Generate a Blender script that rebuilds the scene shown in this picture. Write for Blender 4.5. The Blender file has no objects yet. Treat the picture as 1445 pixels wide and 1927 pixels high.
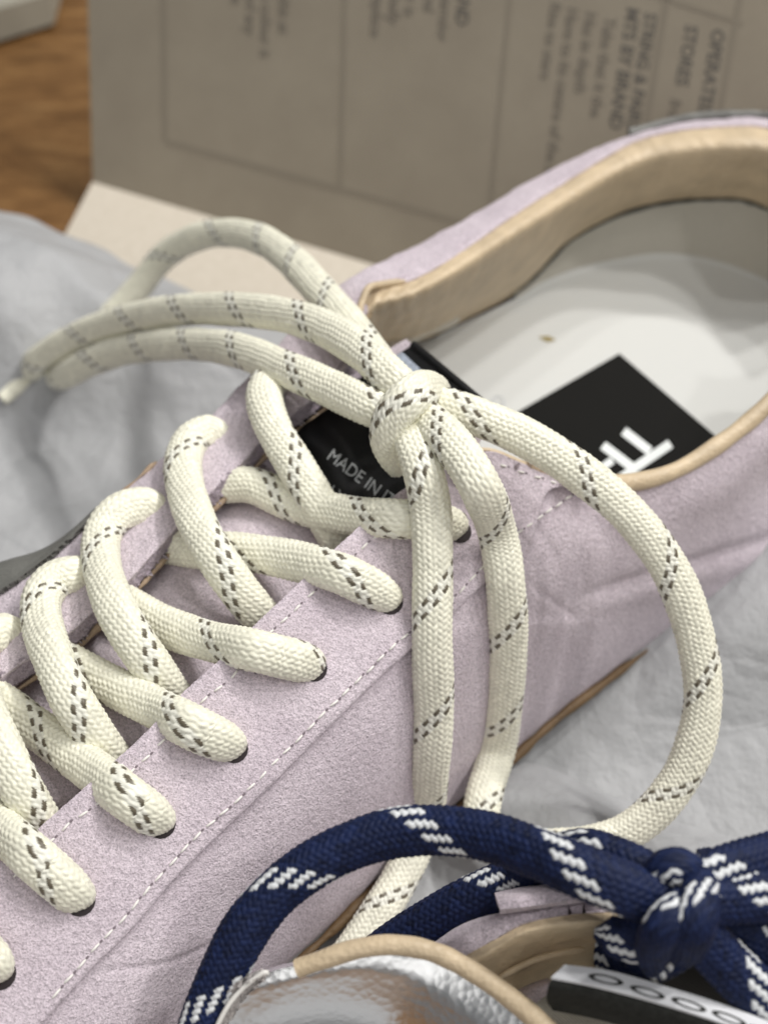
import bpy, math, random
import numpy as np
from mathutils import Vector
from mathutils.bvhtree import BVHTree

random.seed(7)
rng = np.random.default_rng(7)
scene = bpy.context.scene
COL = scene.collection

# ------------------------------------------------------------------ camera
TH = math.radians(46)
F = 2450.0                       # focal length in photo pixels
VD = np.array([0, math.cos(TH), -math.sin(TH)])
RT = np.array([1.0, 0, 0])
UP = np.cross(RT, VD)
CAM = np.array([0, 0, 6.0]) - 23.0 * VD        # centimetres
cam_data = bpy.data.cameras.new('camera')
cam = bpy.data.objects.new('camera', cam_data)
COL.objects.link(cam)
cam.location = CAM * 0.01
cam.rotation_euler = (math.pi / 2 - TH, 0, 0)
cam_data.sensor_fit = 'VERTICAL'
cam_data.sensor_height = 36
cam_data.lens = F / 1927 * 36
cam_data.clip_start = 0.01
cam_data.clip_end = 20
cam_data.dof.use_dof = True
cam_data.dof.focus_distance = 0.202
cam_data.dof.aperture_fstop = 15.5
scene.camera = cam

# ------------------------------------------------------------------ world and lamps (a shop interior: ceiling spots, plus added fill discs)
world = bpy.data.worlds.new('World')
scene.world = world
world.use_nodes = True
bg = world.node_tree.nodes['Background']
bg.inputs['Color'].default_value = (0.95, 0.97, 1.0, 1)
bg.inputs['Strength'].default_value = 0.13


def disk_lamp(azim, zen, power, size=0.08, dist=1.35, col=(1, 0.975, 0.94), centre=(0.02, 0.02, 0.05)):
    d = bpy.data.lights.new('spot_or_added_fill', 'AREA')
    d.shape = 'DISK'
    d.size = size
    d.energy = power
    d.color = col
    o = bpy.data.objects.new('spot_or_added_fill', d)
    a, z = math.radians(azim), math.radians(zen)
    v = Vector((math.cos(a) * math.sin(z), math.sin(a) * math.sin(z), math.cos(z)))
    o.location = Vector(centre) + v * dist
    o.rotation_euler = v.to_track_quat('Z', 'Y').to_euler()
    COL.objects.link(o)


disk_lamp(40, 33, 4.4)
disk_lamp(18, 32, 4.2)
disk_lamp(357, 32, 3.6)
disk_lamp(62, 28, 2.8)
disk_lamp(90, 24, 1.7)
disk_lamp(325, 36, 2.2)
disk_lamp(268, 26, 2.2, size=1.0, dist=1.2)  # broad fill disc, added for a white highlight on the silver heel
disk_lamp(262, 60, 2.0, size=0.9, dist=1.2)  # low disc added so the silver heel has something bright to reflect
scene.view_settings.view_transform = 'Standard'
scene.view_settings.look = 'None'
scene.view_settings.exposure = 0.15
scene.view_settings.gamma = 1


# ------------------------------------------------------------------ helpers: points
def P(px, py, z):
    """the point at height z (cm) seen at photo pixel px, py"""
    d = VD + RT * (px - 722.5) / F - UP * (py - 963.5) / F
    return CAM + d * ((z - CAM[2]) / d[2])


def on_plane(px, py, p0, n):
    d = VD + RT * (px - 722.5) / F - UP * (py - 963.5) / F
    return CAM + d * (np.dot(p0 - CAM, n) / np.dot(d, n))


def bvh_of(grids):
    vs, fs = [], []
    for g in grids:
        nv, nu = g.shape[:2]
        b = len(vs)
        vs += [tuple(p) for p in g.reshape(-1, 3)]
        for i in range(nv - 1):
            for j in range(nu - 1):
                a = b + i * nu + j
                fs.append((a, a + 1, a + nu + 1, a + nu))
    return BVHTree.FromPolygons(vs, fs)


def hit(bvh, px, py, off=0.0):
    d = VD + RT * (px - 722.5) / F - UP * (py - 963.5) / F
    d = d / np.linalg.norm(d)
    r = bvh.ray_cast(Vector(CAM), Vector(d))
    if r[0] is None:
        return None
    return np.array(r[0]) - d * off


def zt(x, y):
    return 6.6 + (x - .9 * y + 77) * 1.6 / 1363


def crom(pts, t):
    """uniform Catmull-Rom through pts (index parameter), evaluated at t (array)"""
    pts = np.asarray(pts, float)
    n = len(pts)
    ext = np.vstack([2 * pts[0] - pts[1], pts, 2 * pts[-1] - pts[-2]])
    i = np.clip(np.floor(t).astype(int), 0, n - 2)
    f = (t - i)[:, None]
    p0, p1, p2, p3 = ext[i], ext[i + 1], ext[i + 2], ext[i + 3]
    return .5 * (2 * p1 + (p2 - p0) * f + (2 * p0 - 5 * p1 + 4 * p2 - p3) * f ** 2 + (3 * p1 - p0 - 3 * p2 + p3) * f ** 3)


def loft(rows, nu, nv, k0=None, k1=None):
    """rows of matching world points -> grid [nv, nu, 3]"""
    n = len(rows[0])
    k0 = 0 if k0 is None else k0
    k1 = n - 1 if k1 is None else k1
    tu = np.linspace(k0, k1, nu)
    R_ = np.array([crom(r, tu) for r in rows])            # [nrows, nu, 3]
    tv = np.linspace(0, len(rows) - 1, nv)
    return np.stack([crom(R_[:, j], tv) for j in range(nu)], axis=1)


def gnormals(g):
    du = np.gradient(g, axis=1)
    dv = np.gradient(g, axis=0)
    n = np.cross(du, dv)
    n /= np.linalg.norm(n, axis=2, keepdims=True) + 1e-12
    s = np.sum(n * (CAM - g), axis=2)
    if s.mean() < 0:
        n = -n
    return n


def vnoise(p, scale, seed=0):
    """smooth pseudo noise from sums of sines, about -1..1"""
    r = np.random.default_rng(seed)
    out = np.zeros(p.shape[:-1])
    for k in range(7):
        w = r.normal(size=3) * scale
        out += np.sin(p @ w + r.uniform(0, 6.28)) / 2.6
    return out


# ------------------------------------------------------------------ helpers: objects
def thing(name, label, cat, loc=(0, 0, 0), group=None):
    o = bpy.data.objects.new(name, None)
    o.empty_display_size = 0.02
    o.location = Vector(loc) * 0.01
    COL.objects.link(o)
    o['label'] = label
    o['category'] = cat
    if group:
        o['group'] = group
    return o


def mk(name, verts, faces, m, parent=None, smooth=True, sharp=None, col=None, uv=None):
    me = bpy.data.meshes.new(name)
    verts = np.asarray(verts, np.float32) * 0.01
    me.vertices.add(len(verts))
    me.vertices.foreach_set('co', verts.ravel())
    if isinstance(faces, np.ndarray):
        k = faces.shape[1]
        me.loops.add(faces.size)
        me.loops.foreach_set('vertex_index', faces.astype(np.int32).ravel())
        me.polygons.add(len(faces))
        me.polygons.foreach_set('loop_start', np.arange(0, faces.size, k, dtype=np.int32))
        me.polygons.foreach_set('loop_total', np.full(len(faces), k, np.int32))
    else:
        flat = [i for f in faces for i in f]
        tot = [len(f) for f in faces]
        me.loops.add(len(flat))
        me.loops.foreach_set('vertex_index', flat)
        me.polygons.add(len(faces))
        me.polygons.foreach_set('loop_start', np.cumsum([0] + tot[:-1]).tolist())
        me.polygons.foreach_set('loop_total', tot)
    me.polygons.foreach_set('use_smooth', [smooth] * len(me.polygons))
    me.update(calc_edges=True)
    me.validate()
    if col is not None:
        a = me.color_attributes.new('Tint', 'FLOAT_COLOR', 'POINT')
        c = np.ones((len(verts), 4), np.float32)
        c[:, :3] = col
        a.data.foreach_set('color', c.ravel())
    if uv is not None:
        a = me.attributes.new('flow', 'FLOAT_VECTOR', 'POINT')
        c = np.zeros((len(verts), 3), np.float32)
        c[:, :2] = uv
        a.data.foreach_set('vector', c.ravel())
    if sharp:
        me.set_sharp_from_angle(angle=math.radians(sharp))
    me.materials.append(m)
    o = bpy.data.objects.new(name, me)
    COL.objects.link(o)
    if parent is not None:
        o.parent = parent
        if parent.type == 'EMPTY':
            o.location = -parent.location
    return o


def solid(g, t, down=None):
    """grid + thickness -> closed shell (verts, faces)"""
    nv, nu = g.shape[:2]
    n = gnormals(g)
    lo = g - n * t if down is None else g + np.array(down)
    v = np.vstack([g.reshape(-1, 3), lo.reshape(-1, 3)])
    N = nv * nu
    idx = np.arange(N).reshape(nv, nu)
    a, b, c, d = idx[:-1, :-1], idx[:-1, 1:], idx[1:, 1:], idx[1:, :-1]
    top = np.stack([a, b, c, d], -1).reshape(-1, 4)
    du = g[0, 1] - g[0, 0]
    ci, cj = (nv - 1) // 2, (nu - 1) // 2
    flip = np.dot(np.cross(g[ci, cj + 1] - g[ci, cj], g[ci + 1, cj] - g[ci, cj]), n[ci, cj]) < 0
    if flip:
        top = top[:, ::-1]
    bot = top[:, ::-1] + N
    loop = np.concatenate([idx[0, :], idx[1:, -1], idx[-1, -2::-1], idx[-2:0:-1, 0]])
    nx = np.roll(loop, -1)
    side = np.stack([loop, loop + N, nx + N, nx], -1)
    if flip:
        side = side[:, ::-1]
    return v, np.vstack([top, bot, side])


def panel(name, g, t, m, parent, sharp=50, rough=0.0, seed=1):
    """a sheet of material with real thickness; rough frays its border a little"""
    g = g.copy()
    if rough:
        nv, nu = g.shape[:2]
        r = np.random.default_rng(seed)
        for sl in ((0, slice(None)), (-1, slice(None))):
            e = g[sl]
            d = np.gradient(e, axis=0)
            d /= np.linalg.norm(d, axis=1, keepdims=True) + 1e-9
            inn = g[1 if sl[0] == 0 else -2][:, :] - e
            inn /= np.linalg.norm(inn, axis=1, keepdims=True) + 1e-9
            g[sl] = e + inn * (r.random((len(e), 1)) * rough)
    v, f = solid(g, t)
    return mk(name, v, f, m, parent, sharp=sharp)


def tube(name, pts, r, m, parent, n=14, seg=None, flat=1.0, taper=False, wob=0.0):
    pts = np.asarray(pts, float)
    seg = seg or len(pts) * 8
    c = crom(pts, np.linspace(0, len(pts) - 1, seg))
    t = np.gradient(c, axis=0)
    t /= np.linalg.norm(t, axis=1, keepdims=True)
    ref = -VD
    s = np.cross(t, ref)
    s /= np.linalg.norm(s, axis=1, keepdims=True)
    nn = np.cross(s, t)
    a = np.linspace(0, 2 * math.pi, n, endpoint=False)
    rr = np.full(seg, r)
    if taper:
        k = np.linspace(0, 1, seg)
        rr = r * np.clip(np.minimum(k, 1 - k) * 14, .15, 1) ** .5
    if wob:
        rr = rr * (1 + wob * vnoise(c, 6.0, 3))
    v = c[:, None] + rr[:, None, None] * (np.cos(a)[None, :, None] * s[:, None] + flat * np.sin(a)[None, :, None] * nn[:, None])
    idx = np.arange(seg * n).reshape(seg, n)
    q = np.stack([idx[:-1], np.roll(idx[:-1], -1, 1), np.roll(idx[1:], -1, 1), idx[1:]], -1).reshape(-1, 4)
    fs = [tuple(x) for x in q] + [tuple(idx[0][::-1]), tuple(idx[-1])]
    return mk(name, v.reshape(-1, 3), fs, m, parent, sharp=60)


# ------------------------------------------------------------------ materials
def mat(name, base, rough=0.6, metal=0.0, spec=0.3, sheen=0.0):
    m = bpy.data.materials.new(name)
    m.use_nodes = True
    b = m.node_tree.nodes['Principled BSDF']
    b.inputs['Base Color'].default_value = (*base, 1)
    b.inputs['Roughness'].default_value = rough
    b.inputs['Metallic'].default_value = metal
    b.inputs['Specular IOR Level'].default_value = spec
    b.inputs['Sheen Weight'].default_value = sheen
    b.inputs['Sheen Roughness'].default_value = 0.5
    return m


def nd(m, t, **kw):
    n = m.node_tree.nodes.new(t)
    for k, v in kw.items():
        if k in n.inputs:
            n.inputs[k].default_value = v
        else:
            setattr(n, k, v)
    return n


def ln(m, a, b):
    m.node_tree.links.new(a, b)


def coords(m, stretch=None):
    tc = nd(m, 'ShaderNodeTexCoord')
    if stretch is None:
        return tc.outputs['Object']
    mp = nd(m, 'ShaderNodeMapping')
    mp.inputs['Scale'].default_value = stretch[0]
    mp.inputs['Rotation'].default_value = stretch[1]
    ln(m, tc.outputs['Object'], mp.inputs['Vector'])
    return mp.outputs['Vector']


def noise(m, vec, scale, detail=3, rough=.55):
    n = nd(m, 'ShaderNodeTexNoise')
    n.inputs['Scale'].default_value = scale
    n.inputs['Detail'].default_value = detail
    n.inputs['Roughness'].default_value = rough
    ln(m, vec, n.inputs['Vector'])
    return n.outputs['Fac']


def ramp(m, fac, stops):
    r = nd(m, 'ShaderNodeValToRGB')
    e = r.color_ramp.elements
    while len(e) < len(stops):
        e.new(0.5)
    for i, (p, c) in enumerate(stops):
        e[i].position = p
        e[i].color = (*c, 1)
    ln(m, fac, r.inputs['Fac'])
    return r.outputs['Color']


def mul(m, a, b):
    x = nd(m, 'ShaderNodeMix')
    x.data_type = 'RGBA'
    x.blend_type = 'MULTIPLY'
    x.inputs[0].default_value = 1
    ln(m, a, x.inputs[6])
    ln(m, b, x.inputs[7])
    return x.outputs[2]


def bump(m, fac, strength, dist, prev=None):
    b = nd(m, 'ShaderNodeBump')
    b.inputs['Strength'].default_value = strength
    b.inputs['Distance'].default_value = dist
    ln(m, fac, b.inputs['Height'])
    if prev is not None:
        ln(m, prev, b.inputs['Normal'])
    return b.outputs['Normal']


def pb(m):
    return m.node_tree.nodes['Principled BSDF']


def suede(name, c):
    m = mat(name, c, .95, spec=.1, sheen=.25)
    v = coords(m)
    fine = noise(m, v, 3200, 3, .65)
    mid = noise(m, v, 1300, 3, .6)
    big = noise(m, v, 75, 4, .6)
    c = np.array(c)
    a = ramp(m, fine, [(.30, tuple(c * .62)), (.5, tuple(c)), (.70, tuple(np.minimum(c * 1.30, .95)))])
    b2 = ramp(m, mid, [(.3, (.86, .85, .86)), (.65, (1.06, 1.06, 1.06))])
    b3 = ramp(m, big, [(.3, (.88, .865, .88)), (.7, (1.06, 1.06, 1.06))])
    ln(m, mul(m, mul(m, a, b2), b3), pb(m).inputs['Base Color'])
    n1 = bump(m, mid, .7, .0007)
    ln(m, bump(m, fine, .8, .0004, n1), pb(m).inputs['Normal'])
    return m


def leather(name, c, grain=900, rough=.5, strength=.35, spec=.4):
    m = mat(name, c, rough, spec=spec)
    v = coords(m)
    vo = nd(m, 'ShaderNodeTexVoronoi')
    vo.inputs['Scale'].default_value = grain
    ln(m, v, vo.inputs['Vector'])
    big = noise(m, v, 160, 4)
    c = np.array(c)
    ln(m, ramp(m, big, [(.3, tuple(c * .85)), (.7, tuple(np.minimum(c * 1.1, .95)))]), pb(m).inputs['Base Color'])
    w = noise(m, coords(m, ((260, 1100, 500), (0, 0, .6))), 1, 3)
    n1 = bump(m, w, .35, .0006)
    ln(m, bump(m, vo.outputs['Distance'], strength, .0002, n1), pb(m).inputs['Normal'])
    return m


def flat_fabric(name, c, scale=2200, rough=.8, var=.25, spec=.2):
    m = mat(name, c, rough, spec=spec)
    v = coords(m)
    wv = nd(m, 'ShaderNodeTexWave', wave_type='BANDS', bands_direction='DIAGONAL')
    wv.inputs['Scale'].default_value = scale * .5
    wv.inputs['Distortion'].default_value = .6
    ln(m, v, wv.inputs['Vector'])
    f2 = noise(m, v, scale, 2)
    c = np.array(c)
    ln(m, ramp(m, f2, [(.3, tuple(c * (1 - var))), (.7, tuple(np.minimum(c * (1 + var), .95)))]), pb(m).inputs['Base Color'])
    ln(m, bump(m, wv.outputs['Fac'], .35, .0002), pb(m).inputs['Normal'])
    return m


LILAC = (.70, .62, .675)
M_suede = suede('lilac_suede', LILAC)
M_edge = suede('raw_suede_edge', (.44, .375, .43))
M_tan = leather('tan_lining_leather', (.60, .48, .325), 1300, .45, .5)
M_rawtan = leather('raw_tan_leather_edge', (.37, .28, .20), 700, .85, .6, .1)
M_gum = leather('brown_welt', (.16, .10, .048), 900, .6, .4)
M_darkleather = leather('dark_leather', (.15, .15, .138), 1800, .38, .3, .45)
M_counter = flat_fabric('heel_counter_fabric', (.52, .50, .44), 2500, .85, .06)
M_insole = mat('white_insole_leather', (.61, .62, .605), .45, spec=.3)
ln(M_insole, bump(M_insole, noise(M_insole, coords(M_insole), 2600, 3), .12, .0001), pb(M_insole).inputs['Normal'])
M_patch = mat('black_print_film', (.009, .009, .0085), .55, spec=.08)
M_ink = mat('white_print', (.78, .82, .82), .5)
M_label = flat_fabric('black_satin_label', (.006, .006, .007), 1800, .5, .3, .35)
M_woven = flat_fabric('blue_grey_webbing', (.42, .47, .56), 1400, .8, .25)
M_thread = mat('white_thread', (.86, .84, .80), .6)
M_holeshade = mat('eyelet_shadow', (.035, .028, .03), .9)
M_needle = mat('needle_hole_shade', (.20, .165, .185), .9)
M_silverthread = mat('silver_label_thread', (.55, .57, .58), .5)
M_rubber = mat('white_rubber_sole', (.66, .65, .62), .6)


def lace_material(name, rough):
    m = mat(name, (1, 1, 1), rough, spec=.45, sheen=.08)
    at = nd(m, 'ShaderNodeAttribute')
    at.attribute_name = 'Tint'
    fl = nd(m, 'ShaderNodeAttribute')
    fl.attribute_name = 'flow'
    n = nd(m, 'ShaderNodeTexNoise')
    n.inputs['Scale'].default_value = 7
    n.inputs['Detail'].default_value = 2
    ln(m, fl.outputs['Vector'], n.inputs['Vector'])
    t = ramp(m, n.outputs['Fac'], [(.3, (.88, .88, .87)), (.65, (1.04, 1.04, 1.04))])
    ln(m, mul(m, at.outputs['Color'], t), pb(m).inputs['Base Color'])
    ln(m, bump(m, n.outputs['Fac'], .25, .0001), pb(m).inputs['Normal'])
    return m


M_lace = lace_material('cream_braided_cord', .34)
M_navy = lace_material('navy_braided_cord', .58)
pb(M_navy).inputs['Specular IOR Level'].default_value = .22
pb(M_navy).inputs['Sheen Weight'].default_value = 0


# ------------------------------------------------------------------ braided laces
def cord_curve(pts, step):
    pts = np.asarray(pts, float)
    n = len(pts)
    c = crom(pts, np.linspace(0, n - 1, n * 60))
    L = np.concatenate([[0], np.cumsum(np.linalg.norm(np.diff(c, axis=0), axis=1))])
    m = max(8, int(L[-1] / step))
    s = np.linspace(0, L[-1], m)
    c = np.stack([np.interp(s, L, c[:, k]) for k in range(3)], -1)
    for _ in range(max(1, int(.04 / step))):
        c[1:-1] = .25 * c[:-2] + .5 * c[1:-1] + .25 * c[2:]
    par = np.interp(s, L, np.linspace(0, n - 1, n * 60))
    return c, s, par


def lace(name, pts, parent, kind='cream', a=.302, b=.22, seed=0, phase=0.0, ref=None, width=None, roll=0.0, twist=0.0):
    """one run of flat braided cord: 16 + 16 strands woven two over, two under"""
    NS = 20
    r = np.random.default_rng(seed)
    th = np.linspace(0, 2 * math.pi, 721)
    ex = 2.3
    X = a * np.sign(np.cos(th)) * np.abs(np.cos(th)) ** (2 / ex)
    Y = b * np.sign(np.sin(th)) * np.abs(np.sin(th)) ** (2 / ex)
    AL = np.concatenate([[0], np.cumsum(np.hypot(np.diff(X), np.diff(Y)))])
    CIRC = AL[-1]
    d = CIRC / NS
    NA = NS * 5
    al = np.arange(NA) / NA * CIRC
    x = np.interp(al, AL, X)
    y = np.interp(al, AL, Y)
    tx = np.roll(x, -1) - np.roll(x, 1)
    ty = np.roll(y, -1) - np.roll(y, 1)
    l = np.hypot(tx, ty)
    nx, ny = ty / l, -tx / l
    c, s, par = cord_curve(pts, d / 4.8)
    t = np.gradient(c, axis=0)
    t /= np.linalg.norm(t, axis=1, keepdims=True)
    ref = -VD if ref is None else np.asarray(ref, float)
    nn = ref - (t @ ref)[:, None] * t
    ok = np.linalg.norm(nn, axis=1) > .25
    if not ok.all():                       # tangent along ref: carry the last good frame
        for i in range(1, len(nn)):
            if not ok[i]:
                nn[i] = nn[i - 1] - np.dot(nn[i - 1], t[i]) * t[i]
    nn /= np.linalg.norm(nn, axis=1, keepdims=True)
    for _ in range(6):
        nn[1:-1] = .25 * nn[:-2] + .5 * nn[1:-1] + .25 * nn[2:]
    nn -= np.sum(nn * t, axis=1, keepdims=True) * t
    nn /= np.linalg.norm(nn, axis=1, keepdims=True)
    sd = np.cross(t, nn)
    if roll:
        ca, sa = math.cos(roll), math.sin(roll)
        nn, sd = ca * nn + sa * sd, ca * sd - sa * nn
    # strand coordinates with a little wander
    U_ = (al / d)[None, :] + phase * 2
    V_ = (s / d)[:, None] * .80
    wob = .10 * np.sin(V_ * .37 + r.uniform(0, 6)) + .07 * np.sin(V_ * 1.13 + r.uniform(0, 6))
    wob2 = .08 * np.sin(V_ * .53 + np.sin(2 * math.pi * np.arange(NA) / NA)[None, :] * 1.3 + r.uniform(0, 6))
    u = -U_ + wob + twist * V_
    v = V_ + wob2 + phase * 5.3
    p, q = u - v, u + v
    pi_, qi = np.round(p), np.round(q)
    fa, fb = p - pi_, q - qi
    # strand A (index pi_) height along q ; strand B (index qi) height along p
    za = np.cos(2 * math.pi * (pi_ + q - .5) / 4)
    zb = -np.cos(2 * math.pi * (qi + p - .5) / 4)
    pa = np.sqrt(np.clip(1 - (fa / .53) ** 2, 0, 1))
    pb_ = np.sqrt(np.clip(1 - (fb / .53) ** 2, 0, 1))
    ja = r.normal(size=4096)[(pi_.astype(int) * 7 + np.round(q / 2).astype(int) * 131) % 4096]
    ha = .24 * d * za + .28 * d * pa + .02 * d * ja
    hb = .24 * d * zb + .28 * d * pb_ - .02 * d * ja
    top_a = ha > hb
    h = np.maximum(ha, hb)
    A = pi_.astype(int) % NS
    if kind == 'cream':
        base = np.array([.875, .86, .72])
        colr = np.broadcast_to(base, h.shape + (3,)).copy()
        colr *= np.clip(1 + .05 * ja, .8, 1.12)[..., None]  # random tone per stitch imitates satin highlights in the colour
        band = top_a & np.isin(A, (0, 2))
        near = ((A == 1) & top_a) | (~top_a & np.isin(np.round(p).astype(int) % NS, (0, 1, 2)))
        colr[near] = np.array([.86, .855, .76])
        colr[band] = np.array([.135, .115, .08])
    else:
        base = np.array([.0075, .0145, .053])
        colr = np.broadcast_to(base, h.shape + (3,)).copy()
        colr *= np.clip(1 + .2 * ja, .4, 1.7)[..., None]
        band = top_a & np.isin(A, (0, 1, 2, 3))
        colr[band] = np.array([.74, .76, .78])
    wsc = np.ones(len(s))
    if width is not None:
        wsc = np.interp(par, np.arange(len(pts)), width)
    lump = 1 + .018 * np.sin(s * 2.1 + r.uniform(0, 6)) + .014 * np.sin(s * 4.7 + r.uniform(0, 6))
    wsc = wsc * lump
    V = (c[:, None] + wsc[:, None, None] * ((x[None, :] + nx[None, :] * h)[..., None] * sd[:, None] + (y[None, :] + ny[None, :] * h)[..., None] * nn[:, None]))
    m_, N = len(s), NA
    idx = np.arange(m_ * N).reshape(m_, N)
    fc = np.stack([idx[:-1], np.roll(idx[:-1], -1, 1), np.roll(idx[1:], -1, 1), idx[1:]], -1).reshape(-1, 4)
    verts = np.vstack([V.reshape(-1, 3), c[:1], c[-1:]])
    e = m_ * N
    cap0 = np.stack([np.full(N, e), np.roll(idx[0], -1), idx[0], idx[0]], -1)
    cap1 = np.stack([np.full(N, e + 1), idx[-1], np.roll(idx[-1], -1), np.roll(idx[-1], -1)], -1)
    tri = [tuple(f[:3]) for f in cap0] + [tuple(f[:3]) for f in cap1]
    # caps as thin quads would be degenerate: append as triangles through a list
    faces = [tuple(f) for f in fc.tolist()] + tri
    colr = np.vstack([colr.reshape(-1, 3), colr[0, :1], colr[-1, :1]])
    flow_u = np.where(top_a, fa, fb) * 3
    flow_v = np.where(top_a, q, p) * .35 + np.where(top_a, pi_, qi) * 3.7
    uv = np.vstack([np.stack([flow_u, flow_v], -1).reshape(-1, 2), [[0, 0], [0, 0]]])
    return mk(name, verts, faces, M_lace if kind == 'cream' else M_navy, parent, col=colr, uv=uv)


def path(pts, bvh=None, smooth=0):
    """(px, py, z): z a height, or 'sX': X cm off the surface that shows at that pixel"""
    out = []
    for q in pts:
        px, py, z = q[:3]
        if isinstance(z, str):
            h = hit(bvh, px, py, float(z[1:]))
            out.append(P(px, py, zt(px, py) - .3) if h is None else h)
        else:
            out.append(P(px, py, z))
    o = np.array(out)
    if smooth:                                   # even out the distance so that the cord does not step with the sheets below it
        d = np.linalg.norm(o - CAM, axis=1)
        r = (o - CAM) / d[:, None]
        for _ in range(smooth):
            e = d.copy()
            e[1:-2] = .25 * d[:-3] + .5 * d[1:-2] + .25 * d[2:-1]
            d = np.minimum(e, d + .06)
        o = CAM + r * d[:, None]
    return list(o)


# ------------------------------------------------------------------ small builders
def stitches(name, pix, bvh, parent, spacing=.27, length=.185, r=.019, m=M_thread, holes=True, off=.012, sink=None):
    pts = [hit(bvh, *p, off) for p in pix]
    pts = [p for p in pts if p is not None]
    pts = np.array(pts)
    L = np.concatenate([[0], np.cumsum(np.linalg.norm(np.diff(pts, axis=0), axis=1))])
    vs, fs, hv, hf = [], [], [], []
    for s in np.arange(.05, L[-1] - length, spacing):
        jit = rng.uniform(-.02, .02)
        a = np.array([np.interp(s + jit, L, pts[:, k]) for k in range(3)])
        b = np.array([np.interp(s + length + jit, L, pts[:, k]) for k in range(3)])
        t = (b - a) / np.linalg.norm(b - a)
        sdv = np.cross(t, -VD)
        sdv /= np.linalg.norm(sdv)
        n = np.cross(sdv, t)
        a = a + sdv * rng.uniform(-.012, .012)
        b = b + sdv * rng.uniform(-.012, .012)
        base = len(vs)
        for f, rr, dz in ((0, .35, -.02), (.15, .9, .004), (.5, 1.1, .012), (.85, .9, .004), (1, .35, -.02)):
            for k in range(6):
                an = k * math.pi / 3
                vs.append(a + (b - a) * f + n * dz + r * rr * (math.cos(an) * sdv + math.sin(an) * n))
        for i in range(4):
            for k in range(6):
                fs.append((base + i * 6 + k, base + i * 6 + (k + 1) % 6, base + i * 6 + 6 + (k + 1) % 6, base + i * 6 + 6 + k))
        fs.append(tuple(base + k for k in range(5, -1, -1)))
        fs.append(tuple(base + 24 + k for k in range(6)))
        if holes:  # dark dots stand in for the shade inside the needle holes
            e = b + t * .03
            hb = len(hv)
            for k in range(7):
                an = k * 2 * math.pi / 7
                hv.append(e + .024 * math.cos(an) * t * 1.3 + .02 * math.sin(an) * sdv - n * .004)
            hv.append(e + n * .004)
            for k in range(7):
                hf.append((hb + k, hb + (k + 1) % 7, hb + 7))
    o = mk(name, vs, fs, m, parent)
    o['kind'] = 'stuff'
    if holes:
        o2 = mk('needle_hole_shade', hv, hf, M_needle, parent)
        o2['kind'] = 'stuff'
    return o


_font_cache = {}


def text_mesh(txt, bold=0.0):
    cu = bpy.data.curves.new('t', 'FONT')
    cu.body = txt
    cu.size = 1
    cu.offset = bold
    cu.resolution_u = 3
    ob = bpy.data.objects.new('t', cu)
    COL.objects.link(ob)
    dg = bpy.context.evaluated_depsgraph_get()
    me = bpy.data.meshes.new_from_object(ob.evaluated_get(dg))
    v = np.array([q.co[:] for q in me.vertices])
    f = [tuple(p.vertices) for p in me.polygons]
    bpy.data.objects.remove(ob)
    bpy.data.curves.remove(cu)
    bpy.data.meshes.remove(me)
    return v, f


def decal_text(name, txt, o, ex, ey, to3d, m, parent, bold=0.0):
    """flat lettering laid on a surface; o origin, ex / ey photo-plane axes for one em"""
    v, f = text_mesh(txt, bold)
    w = []
    for x, y, _ in v:
        w.append(to3d(o[0] + ex[0] * x + ey[0] * y, o[1] + ex[1] * x + ey[1] * y))
    return mk(name, w, f, m, parent, smooth=False)


def decal_poly(name, quads, to3d, m, parent, sub=6):
    """flat printed strips: each a photo-plane quad, laid on a surface"""
    vs, fs = [], []
    for q in quads:
        q = np.array(q, float)
        b = len(vs)
        for i in range(sub + 1):
            for j in range(sub + 1):
                s, t = i / sub, j / sub
                p = (1 - s) * ((1 - t) * q[0] + t * q[1]) + s * ((1 - t) * q[3] + t * q[2])
                vs.append(to3d(*p))
        for i in range(sub):
            for j in range(sub):
                a = b + i * (sub + 1) + j
                fs.append((a, a + 1, a + sub + 2, a + sub + 1))
    return mk(name, vs, fs, m, parent, smooth=False)


# ================================================================== SETTING: table, box, paper
M_wood = mat('oiled_wood', (.30, .16, .06), .45, spec=.35)
_v = coords(M_wood, ((22, 60, 20), (0, 0, .8)))
_w = noise(M_wood, _v, 2.0, 6, .68)
_w2 = noise(M_wood, coords(M_wood, ((30, 420, 60), (0, 0, .45))), 1.5, 3, .6)
ln(M_wood, mul(M_wood, ramp(M_wood, _w, [(.3, (.12, .058, .018)), (.5, (.21, .108, .038)), (.72, (.31, .175, .068))]),
               ramp(M_wood, _w2, [(.3, (.75, .72, .68)), (.65, (1.05, 1.05, 1.05))])), pb(M_wood).inputs['Base Color'])

g = np.zeros((2, 2, 3))
for i, yy in enumerate((-60, 90)):
    for j, xx in enumerate((-90, 70)):
        g[i, j] = (xx, yy, -.9)
table = panel('wooden_table', g, 2.5, M_wood, None)
table['label'] = 'brown wooden tabletop showing at the upper left beside the cardboard box'
table['category'] = 'table'

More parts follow.
